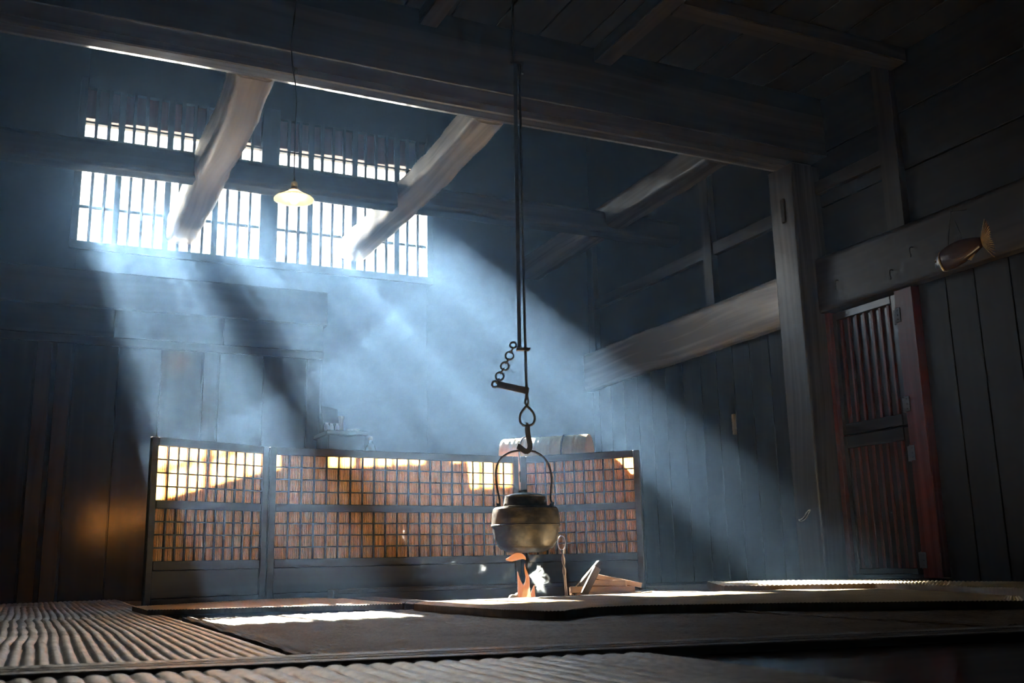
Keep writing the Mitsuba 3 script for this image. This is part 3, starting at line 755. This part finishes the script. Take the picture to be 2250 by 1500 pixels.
# (across, up) of each wisp in millimetres from the kettle's axis
smoke('smoke', ((-0.03, 0.115), (-0.05, 0.05), (0.005, 0.186)), (72, 24, 58), [([[27, 28], [35, 65], [22, 96], [58, 113], [45, 136]], 0.0034, 1.0),
    ([[67, 28], [60, 57], [42, 81], [31, 106], [13, 99]], 0.004, 1.1),
    ([[98, 28], [95, 60], [78, 74], [56, 81], [35, 67]], 0.003, 1.0),
    ([[85, 28], [71, 42], [49, 67], [38, 88], [67, 103], [84, 92]], 0.0034, 0.9),
    ([[13, 96], [35, 113], [49, 134], [35, 142]], 0.0035, 0.8),
    ([[64, 110], [82, 99], [85, 85], [67, 71]], 0.0026, 0.8),
    ([[49, 39], [45, 60], [56, 74], [45, 88]], 0.006, 0.7),
    ([[76, 28], [60, 46], [53, 57]], 0.003, 1.0),
    ([[-13, 152], [13, 145], [35, 170], [45, 182]], 0.0045, 0.8),
    ([[-5, 149], [16, 163], [9, 177], [31, 182]], 0.003, 0.7)], 22.0,
      'curling white-blue smoke rising right of the flames', 5)
smoke('smoke_001', ((-0.54, -0.035), (-0.04, 0.04), (0.005, 0.30)), (74, 16, 126), [([[-60, 35], [-53, 74], [-64, 106], [-49, 145]], 0.0022, 0.5),
    ([[-82, 42], [-89, 81], [-78, 117]], 0.003, 0.3),
    ([[-151, 25], [-158, 46], [-144, 60], [-151, 81]], 0.0024, 0.6),
    ([[-184, 74], [-205, 103], [-173, 127], [-213, 149]], 0.006, 0.15),
    ([[-278, 81], [-293, 106], [-267, 127], [-289, 152], [-260, 166]], 0.004, 0.3),
    ([[-322, 88], [-336, 117], [-307, 134]], 0.0036, 0.25),
    ([[-405, 134], [-413, 159], [-391, 177]], 0.0036, 0.25),
    ([[-427, 212], [-451, 230], [-474, 241], [-485, 258], [-507, 265]], 0.002, 1.0),
    ([[-474, 276], [-489, 287]], 0.0016, 0.8)], 10.0,
      'thin grey wisps of smoke drifting left of the fire', 6)

# ================================================================== fire tongs and firewood
def at(x, y, z): return np.array([x, y, z])
scene['m_steel'] = two({'type': 'principled', 'base_color': {'type': 'rgb', 'value': [0.24, 0.20, 0.18]}, 'roughness': 0.28, 'metallic': 0.9})
tb = 'fire_tongs'
tag(tb, 'twisted iron fire stick with a ring, standing in the ash right of the kettle', 'fire tongs')
TB = np.array([2.168, 4.055, KZ])
def tp(dx, z, dy=0.0): return TB + SZ * (EX * dx + EY * dy + np.array([0, 0, z]))
put(tb + '__ring', tube([tp(-0.008 + 0.0165 * math.cos(a), 0.228 + 0.030 * math.sin(a), 0.01 * math.cos(a)) for a in np.linspace(0, 2 * np.pi, 29)[:-1]], 0.0028, 7, True), 'm_steel', True)
n = 70
for s_ in (0, 1):
    pts, rr = [], []
    for i in range(n):
        t = i / (n - 1)
        z = 0.202 - t * 0.232
        tw = math.pi * s_ + (min(t, 0.45) * 16)
        r = 0.0042 + 0.004 * max(0, t - 0.5)
        pts.append(tp(-0.006 + 0.012 * t + r * math.cos(tw), z, r * math.sin(tw))); rr.append(0.0048)
    put(numbered(tb + '__prong'), tube(pts, rr, 7), 'm_steel', True)
def split_log(key, a, b, w, h, mt, label, seed, roll=0.0, group='firewood heaped right of the fire'):
    m, uv = timber(a, b, w, h, 0.002, 8, [(x * math.cos(roll) - z * math.sin(roll), x * math.sin(roll) + z * math.cos(roll)) for x, z in rounded(0.12, 1)], seed, 0.0016)
    k = numbered(key)
    scene[k] = ply(m, mt, False, uv=uv)
    tag(k, label, 'firewood', group)
scene['m_split'] = two(P(grain((0.32, 0.19, 0.11), (0.58, 0.38, 0.24), 60.0, 0.4), 0.7, 0.3))
FW = [((2.215, 4.066, 0.012), (2.349, 4.055, 0.145), 0.032, 0.021, 'm_wood', 'dark stick leaning steeply, the farther of two standing in the firewood heap', 0.2),
      ((2.22, 3.98, 0.007), (2.29, 3.975, 0.121), 0.028, 0.03, 'm_char', 'dark round-ended stick leaning steeply, the nearer of two in the firewood heap', 0.1),
      ((2.295, 4.087, 0.093), (2.509, 3.959, 0.04), 0.032, 0.021, 'm_split', 'long pale split stick sloping down to the right on top of the heap', 0.0),
      ((2.204, 4.066, 0.027), (2.493, 4.002, 0.022), 0.032, 0.028, 'm_split', 'pale split stick lying flat under the sloping one', 0.1),
      ((2.236, 4.023, -0.003), (2.461, 3.895, -0.001), 0.036, 0.028, 'm_split', 'pale split stick lying lowest at the front of the heap', 0.15),
      ((2.29, 4.12, 0.055), (2.429, 3.959, 0.05), 0.03, 0.026, 'm_split', 'short pale split stick in the middle of the heap, its end in the sun', 0.3),
      ((2.247, 4.152, 0.02), (2.525, 4.087, 0.012), 0.036, 0.036, 'm_split', 'thick pale split stick at the back of the heap', 0.1),
      ((2.461, 3.916, -0.005), (2.509, 3.873, 0.003), 0.028, 0.024, 'm_split', 'small pale wood chip at the right end of the heap', 0.2)]
for i, (a, b, w, h, mt, lab_, roll) in enumerate(FW):
    split_log('firewood', a, b, w, h, mt, lab_, 60 + i, roll)

# ================================================================== pendant lamp
LX, LY = 1.146, 5.09
scene['m_milk'] = {'type': 'principledthin', 'base_color': {'type': 'rgb', 'value': [0.96, 0.93, 0.86]}, 'roughness': 0.35, 'diff_trans': 0.9, 'spec_trans': 0.0, 'eta': 1.4}
scene['m_ceramic'] = two(P((0.55, 0.48, 0.38), 0.25, 0.5))
lp = 'pendant_lamp'
tag(lp, 'white saucer-shaped pendant lamp glowing before the window', 'lamp')
shade = [(0.030, 2.128), (0.045, 2.118), (0.075, 2.101), (0.100, 2.088), (0.106, 2.081), (0.107, 2.078)]
put(lp + '__shade', lathe(shade, (LX, LY, 0), 48), 'm_milk', True)
put(lp + '__socket', lathe([(0, 2.182), (0.010, 2.182), (0.016, 2.176), (0.019, 2.164), (0.017, 2.152), (0.022, 2.142), (0.031, 2.132), (0.031, 2.126), (0.0, 2.126)], (LX, LY, 0), 28), 'm_ceramic', 35)
scene[lp + '__bulb'] = {**ply(outward(lathe([(0, 2.055), (0.016, 2.060), (0.026, 2.075), (0.026, 2.090), (0.016, 2.108), (0.012, 2.124), (0, 2.124)], (LX, LY, 0), 20)), 'm_ceramic', True),
                        'emitter': {'type': 'area', 'radiance': {'type': 'rgb', 'value': [5.0, 3.4, 1.8]}, 'sampling_weight': 0.6}}
put(lp + '__cord', tube(spline([(LX, LY, 2.18), (LX - 0.002, LY + 0.002, 2.40), (LX - 0.003, LY, 2.70), (LX - 0.004, LY + 0.06, 2.83), (LX - 0.016, LY + 0.062, 2.90), (LX - 0.020, LY + 0.05, 3.1), (LX - 0.026, LY - 0.02, 3.432)], 40), 0.0034, 6), 'm_iron', True)
put(lp + '__cord_knob', lathe([(0, -0.012), (0.008, -0.014), (0.013, -0.008), (0.008, 0.0), (0.013, 0.008), (0.009, 0.014), (0, 0.014)], (LX + 0.004, LY + 0.062, 2.858), 18), 'm_iron', 30)

# ================================================================== ceiling joists
for i, (x, w, lab_) in enumerate(((3.17, 0.13, 'faint dark ceiling joist right of the pot hook'), (1.95, 0.12, 'dark ceiling joist above the pot hook'), (0.55, 0.12, 'dark ceiling joist at the upper left'))):
    k = numbered('ceiling_joist')
    woody(k, cbox(x - w / 2, x + w / 2, -2.5, 5.18, 3.33, 3.431, 0.006), 'm_wood', 1)
    tag(k, lab_, 'joist', 'joists under the dark ceiling')
woody('ceiling_beam', cbox(3.24, 5.02, 4.36, 4.50, 3.33, 3.431, 0.006), 'm_wood', 0)
tag('ceiling_beam', 'dark short ceiling beam at the upper right, square to the joists', 'beam')

# ================================================================== lattice door in the right wall
dn = 'door_1'
plank(dn, 'jamb', (4.975, 5.085, 4.490, 4.640, 0.001, 1.826), 'm_red', 2, 0.005)
plank(dn, 'jamb', (4.985, 5.085, 5.250, 5.293, 0.001, 1.826), 'm_red', 2, 0.004)
plank(dn, 'sill', (4.985, 5.085, 4.641, 5.249, 0.001, 0.022), 'm_gloss', 1, 0.004)
DX0, DX1 = 5.012, 5.046
def leaf(z0, z1, top, bot, nb, base, sunk):
    lf = numbered(dn + '__leaf')
    y0, y1 = 4.648, 5.246
    st = 0.058
    woody(lf, cat([cbox(DX0, DX1, y0, y0 + st, z0, z1, 0.004), cbox(DX0, DX1, y1 - 0.035, y1, z0, z1, 0.004)]), 'm_gloss', 2)
    woody(numbered(lf + '__rail'), cbox(DX0 - 0.004, DX1, y0 + st, y1 - 0.035, z1 - top, z1, 0.004), 'm_gloss', 1)
    woody(numbered(lf + '__rail'), cbox(DX0 - 0.004, DX1, y0 + st, y1 - 0.035, z0, z0 + bot, 0.004), 'm_gloss', 1)
    ya, yb = y0 + st, y1 - 0.035
    woody(numbered(lf + '__panel'), cbox(DX0 + sunk, DX0 + sunk + 0.008, ya - 0.004, yb + 0.004, z0 + bot - 0.004, z1 - top + 0.004, 0.001), base, 2)
    for i in range(nb):
        c = ya + (yb - ya) * (i + 0.5) / nb
        woody(numbered(lf + '__bar'), cbox(DX0 + 0.004, DX0 + 0.024, c - 0.0115, c + 0.0115, z0 + bot, z1 - top, 0.003), 'm_red', 2)
leaf(0.955, 1.815, 0.055, 0.075, 7, 'm_gloss', 0.024)
leaf(0.026, 0.945, 0.085, 0.035, 8, 'm_gloss', 0.014)
scene['m_old_iron'] = two({'type': 'principled', 'base_color': {'type': 'rgb', 'value': [0.06, 0.06, 0.065]}, 'roughness': 0.42, 'metallic': 0.8})
for z in (1.66, 1.08, 0.77, 0.11):
    hk_ = numbered(dn + '__hinge')
    put(hk_, cat([cbox(4.969, 4.976, 4.598, 4.640, z - 0.048, z + 0.048, 0.002), cbox(5.005, 5.013, 4.651, 4.690, z - 0.048, z + 0.048, 0.002),
                  lathe([(0, z - 0.055), (0.009, z - 0.055), (0.009, z - 0.02), (0.007, z - 0.018), (0.007, z + 0.018), (0.009, z + 0.02), (0.009, z + 0.055), (0, z + 0.055)], (4.992, 4.645, 0), 12)]), 'm_old_iron')
    for dz in (-0.03, 0.0, 0.03):
        put(numbered(hk_ + '__nail'), trimesh.creation.icosphere(1, 0.005).apply_translation((4.968, 4.618, z + dz)), 'm_old_iron', True)
tag(dn, 'dark lacquered lattice door with red jambs and iron hinges in the right wall', kind='structure')
rp_ = 'rope_loop'
put(rp_, tube(spline([(4.783, 5.50, 0.392), (4.780, 5.46, 0.385), (4.779, 5.42, 0.402), (4.78, 5.385, 0.440), (4.781, 5.375, 0.455), (4.779, 5.392, 0.450), (4.778, 5.43, 0.418), (4.779, 5.47, 0.397), (4.783, 5.497, 0.394)], 50), 0.0032, 6), 'm_goza', True)
tag(rp_, 'small loop of pale cord hanging low on the big post', 'cord')
put('wooden_peg', cbox(4.898, 4.924, 6.285, 6.312, 1.085, 1.245, 0.003), 'm_tub'); tag('wooden_peg', 'short pale reddish wooden strip fixed to the dark wall left of the post', 'strip')
for i, (y_, z_, lab_) in enumerate(((5.09, 1.98, 'iron nail hook on the lintel beam above the door'), (4.60, 1.92, 'iron nail on the lintel beam at the right of the door'), (4.42, 2.02, 'small iron nail high on the lintel beam left of the fish'))):
    k = numbered('nail_hook')
    put(k, tube(spline([(4.95, y_, z_ + 0.035), (4.925, y_, z_ + 0.03), (4.92, y_, z_), (4.918, y_ - 0.006, z_ - 0.03), (4.91, y_ - 0.008, z_ - 0.035)], 14), 0.0034, 6), 'm_old_iron', True)
    tag(k, lab_, 'nail')

# ================================================================== hanging fish ornament
scene['m_fish'] = two(P((0.030, 0.012, 0.007), 0.25, 0.5))
scene['m_brass'] = two({'type': 'principled', 'base_color': {'type': 'rgb', 'value': [0.52, 0.33, 0.12]}, 'roughness': 0.32, 'metallic': 0.9})
scene['m_silver'] = two({'type': 'principled', 'base_color': {'type': 'rgb', 'value': [0.75, 0.76, 0.80]}, 'roughness': 0.27, 'metallic': 1.0})
fo = 'fish_ornament'
tag(fo, 'hanging fish ornament with silver head and ribbed golden tail under the lintel beam', 'ornament')
FA, FB = np.array([4.76, 4.095, 1.825]), np.array([4.76, 3.735, 1.875])
fd = (FB - FA) / np.linalg.norm(FB - FA); fu = np.cross([1.0, 0, 0], fd); fu = fu if fu[2] > 0 else -fu; fs_ = np.array([1.0, 0, 0])
FLn = float(np.linalg.norm(FB - FA))
def fp(t, v, w=0.0): return FA + fd * FLn * t + fu * v + fs_ * w
def fish_part(ts, hs, ws, off, seg=20):
    rows = []
    for t, h, w, o in zip(ts, hs, ws, off):
        for a in np.arange(seg) * 2 * np.pi / seg:
            rows.append(fp(t, o + h * math.sin(a), w * math.cos(a)))
    n_ = len(ts); f = []
    for i in range(n_ - 1):
        for j in range(seg):
            q = (j + 1) % seg
            f += [(i * seg + j, i * seg + q, i * seg + seg + q), (i * seg + j, i * seg + seg + q, i * seg + seg + j)]
    v = np.vstack([np.array(rows), fp(ts[0], off[0]), fp(ts[-1], off[-1])])
    for j in range(seg):
        q = (j + 1) % seg
        f += [(len(v) - 2, q, j), (len(v) - 1, (n_ - 1) * seg + j, (n_ - 1) * seg + q)]
    m = M(v, f); m.fix_normals(); return m
ts = np.linspace(0.16, 0.92, 16)
hs = 0.062 * np.sin(np.pi * np.clip(0.30 + (ts - 0.16) / 0.76 * 0.62, 0, 1)) ** 0.9 + 0.010
put(fo + '__body', fish_part(ts, hs, hs * 0.55, 0.004 * np.sin(ts * 3)), 'm_fish', True)
th = np.linspace(0.0, 0.155, 9)
hh = 0.058 * np.sqrt(np.clip(th / 0.155, 0.03, 1)) + 0.004
put(fo + '__head', fish_part(th, hh, hh * 0.6, 0 * th - 0.004), 'm_silver', True)
put(fo + '__gill_band', fish_part([0.150, 0.152, 0.172, 0.174], [0.058, 0.066, 0.066, 0.058], [0.032, 0.038, 0.038, 0.032], [0, 0, 0, 0]), 'm_brass', 30)
for s in (-1, 1):
    put(numbered(fo + '__head__eye'), trimesh.creation.icosphere(2, 0.007).apply_translation(fp(0.075, 0.010, s * 0.026)), 'm_fish', True)
for i in range(17):
    a = -1.02 + 2.04 * i / 16
    ln = 0.075 + 0.055 * abs(a) ** 1.3
    put(numbered(fo + '__tail_ray'), tube([fp(0.90, 0.008 * a), fp(0.90 + (ln * math.cos(a) * 0.9) / FLn, ln * math.sin(a) * 1.05)], [0.0022, 0.0032], 5), 'm_brass', True)
tf = [fp(0.89, -0.010), fp(0.89, 0.010)] + [fp(0.90 + ((0.075 + 0.055 * abs(a) ** 1.3) * math.cos(a) * 0.9) / FLn, (0.075 + 0.055 * abs(a) ** 1.3) * math.sin(a) * 1.05) for a in np.linspace(1.02, -1.02, 15)]
tv = np.vstack([np.array(tf) + fs_ * 0.0016, np.array(tf) - fs_ * 0.0016]); nt = len(tf)
tfc = [(0, i + 1, i) for i in range(1, nt - 1)] + [(nt, nt + i, nt + i + 1) for i in range(1, nt - 1)] + sum([[(i, (i + 1) % nt, nt + (i + 1) % nt), (i, nt + (i + 1) % nt, nt + i)] for i in range(nt)], [])
put(fo + '__tail', M(tv, tfc), 'm_fish')
def fin(pts, name, mt):
    p = np.array([fp(*q) for q in pts]); n_ = len(p)
    v = np.vstack([p + fs_ * 0.002, p - fs_ * 0.002])
    f = [(0, i, i + 1) for i in range(1, n_ - 1)] + [(n_, n_ + i + 1, n_ + i) for i in range(1, n_ - 1)] + sum([[(i, (i + 1) % n_, n_ + (i + 1) % n_), (i, n_ + (i + 1) % n_, n_ + i)] for i in range(n_)], [])
    put(numbered(fo + '__' + name), M(v, f), mt)
fin([(0.35, 0.066), (0.42, 0.088), (0.55, 0.084), (0.70, 0.060), (0.62, 0.050)], 'back_fin', 'm_fish')
fin([(0.58, -0.056), (0.66, -0.072), (0.86, -0.020), (0.80, -0.022)], 'belly_fin', 'm_brass')
for q in ((0.30, 0.30), (0.62, 0.30)):
    put(numbered(fo + '__cord'), tube([fp(q[0], 0.06), np.array([4.80, fp(0.46, 0)[1] + 0.05, 2.13]), np.array([4.935, fp(0.46, 0)[1] + 0.05, 2.16])], 0.0016, 5), 'm_iron', True)

# ================================================================== tall cabinet under the window and things beyond the screen
cb = 'cabinet'
tag(cb, 'tall dark wooden cabinet standing below the left half of the window', 'cabinet')
CY = 7.45
put(cb + '__body', cbox(-2.6, 1.938, CY + 0.02, 8.46, -0.418, 1.966, 0.004), 'm_gloss')
woody(cb + '__cornice', cbox(-2.62, 1.966, CY - 0.012, 8.45, 1.966, 2.239, 0.010), 'm_wood', 0)
woody(numbered(cb + '__rail'), cbox(-2.6, 1.938, CY - 0.004, CY + 0.02, 1.703, 1.763, 0.004), 'm_wood', 0)
woody(numbered(cb + '__rail'), cbox(-2.6, 1.938, CY - 0.004, CY + 0.02, -0.41, -0.30, 0.004), 'm_wood', 0)
for x in (-1.37, -0.01, 0.118, 1.10, 1.863):
    woody(numbered(cb + '__stile'), cbox(x - 0.05, x + 0.05, CY - 0.005, CY + 0.02, -0.298, 1.701, 0.004), 'm_wood', 2)
for a, b in ((-1.31, -0.07), (0.178, 1.04), (1.16, 1.803)):
    nb = max(2, round((b - a) / 0.30))
    for i in range(nb):
        woody(numbered(cb + '__door_board'), cbox(a + (b - a) * i / nb + 0.003, a + (b - a) * (i + 1) / nb - 0.003, CY + 0.004, CY + 0.02, -0.295, 1.698, 0.003), 'm_gloss', 2)
for i in range(6):
    a, b = -2.6 + 4.538 * i / 6, -2.6 + 4.538 * (i + 1) / 6
    woody(numbered(cb + '__upper_board'), cbox(a + 0.003, b - 0.003, CY + 0.004, CY + 0.02, 1.766, 2.095, 0.003), 'm_gloss', 0)

scene['m_glass'] = {'type': 'dielectric', 'int_ior': 1.5}
ks = 'kitchen_stand'
tag(ks, 'dark wooden stand behind the screen carrying small vessels', 'stand')
woody(ks + '__top', cbox(1.86, 2.17, 7.02, 7.40, 1.075, 1.105, 0.004), 'm_wood', 0)
put(ks + '__body', cbox(1.88, 2.15, 7.04, 7.38, -0.418, 1.074, 0.004), 'm_gloss')
put('tray', trimesh.convex.convex_hull(np.array([(1.865, 7.12, 1.115), (1.865, 7.14, 1.115), (1.862, 7.18, 1.300), (1.862, 7.20, 1.300), (1.978, 7.18, 1.283), (1.978, 7.20, 1.283), (1.975, 7.12, 1.112), (1.975, 7.14, 1.112)])), 'm_wood')
tag('tray', 'grey wooden tray leaning upright on the stand beyond the screen', 'tray')
put('bottle', lathe([(0, 1.106), (0.012, 1.106), (0.016, 1.115), (0.017, 1.18), (0.020, 1.215), (0.021, 1.228), (0.0, 1.228)], (2.003, 7.16, 0), 16), 'm_tub', 35)
tag('bottle', 'slim pale bottle gleaming beside the tray on the stand', 'bottle')
for i, (x, y_, z_, r, lab_) in enumerate(((1.875, 7.08, 1.106, 0.020, 'small glinting jar at the left front of the stand'), (1.915, 7.10, 1.106, 0.017, 'small glinting jar second from the left on the stand'), (1.955, 7.09, 1.106, 0.016, 'small glinting jar next to the slim bottle on the stand'))):
    k = numbered('jar')
    put(k, lathe([(0, z_), (r * 0.8, z_), (r, z_ + 0.008), (r, z_ + 0.035), (r * 0.6, z_ + 0.048), (r * 0.7, z_ + 0.056), (0, z_ + 0.056)], (x, y_, 0), 16), 'm_silver', 35)
    tag(k, lab_, 'jar', 'jars on the stand')
put('dish', lathe([(0, 1.106), (0.030, 1.107), (0.050, 1.118), (0.051, 1.121), (0.0, 1.112)], (2.075, 7.10, 0), 24), 'm_ceramic', 35)
tag('dish', 'flat pale dish at the right edge of the stand', 'dish')
fk = 'flask'
put(fk + '__body', lathe([(0, 0.86), (0.030, 0.862), (0.036, 0.880), (0.036, 0.965), (0.024, 0.995), (0.012, 1.010), (0.012, 1.030), (0, 1.030)], (2.165, 6.95, 0), 24), 'm_silver', 35)
put(fk + '__stopper', lathe([(0, 1.0305), (0.015, 1.0305), (0.016, 1.045), (0.012, 1.058), (0, 1.060)], (2.165, 6.95, 0), 20), 'm_ceramic', 35)
tag(fk, 'small glinting flask with a white stopper right of the stand', 'flask')
woody('low_bench', cat([cbox(2.06, 2.30, 6.85, 7.00, 0.83, 0.858, 0.003), cbox(2.07, 2.10, 6.86, 6.99, -0.418, 0.829, 0.002), cbox(2.26, 2.29, 6.86, 6.99, -0.418, 0.829, 0.002)]), 'm_wood', 0)
tag('low_bench', 'narrow dark bench behind the screen holding the flask', 'bench')
# straw roll added behind the screen, its rounded top standing for a warm glow
tr = 'glow_roll'
pd, pn = np.array([0.711, -0.703, 0.0]), np.array([0.703, 0.711, 0.0])      # along and behind the right panel
pc = np.array([2.462, 5.105, 0.0])
def behind(u, w, z): return pc + pd * u + pn * w + np.array([0, 0, z])
put(tr + '__roll', tube([behind(-0.16 + 0.52 * t, 0.20, 0.757) for t in np.linspace(0, 1, 40)], 0.102 + 0.004 * np.abs(np.sin(np.arange(40) * 1.3)), 28), 'm_goza', False)
for u in (-0.03, 0.22):
    put(numbered(tr + '__tie'), tube([behind(u, 0.20 + 0.109 * math.cos(a), 0.757 + 0.109 * math.sin(a)) for a in np.linspace(0, 2 * np.pi, 25)[:-1]], 0.005, 6, True), 'm_char', True)
tag(tr, 'rolled straw mat added behind the screen to give a warm glow behind the kettle handle', 'straw roll')
woody('sun_block_chest', trimesh.convex.convex_hull(np.array([behind(u, w, z) for u in (-0.04, 0.60) for w in (0.06, 0.34) for z in (FZ + 0.0005, 0.650)])), 'm_gloss', tuple(pd))  # unseen block added to stop sun reaching the screen's right panel
tag('sun_block_chest', 'hidden chest added under the straw roll to keep sun off the right panel of the screen', 'chest')
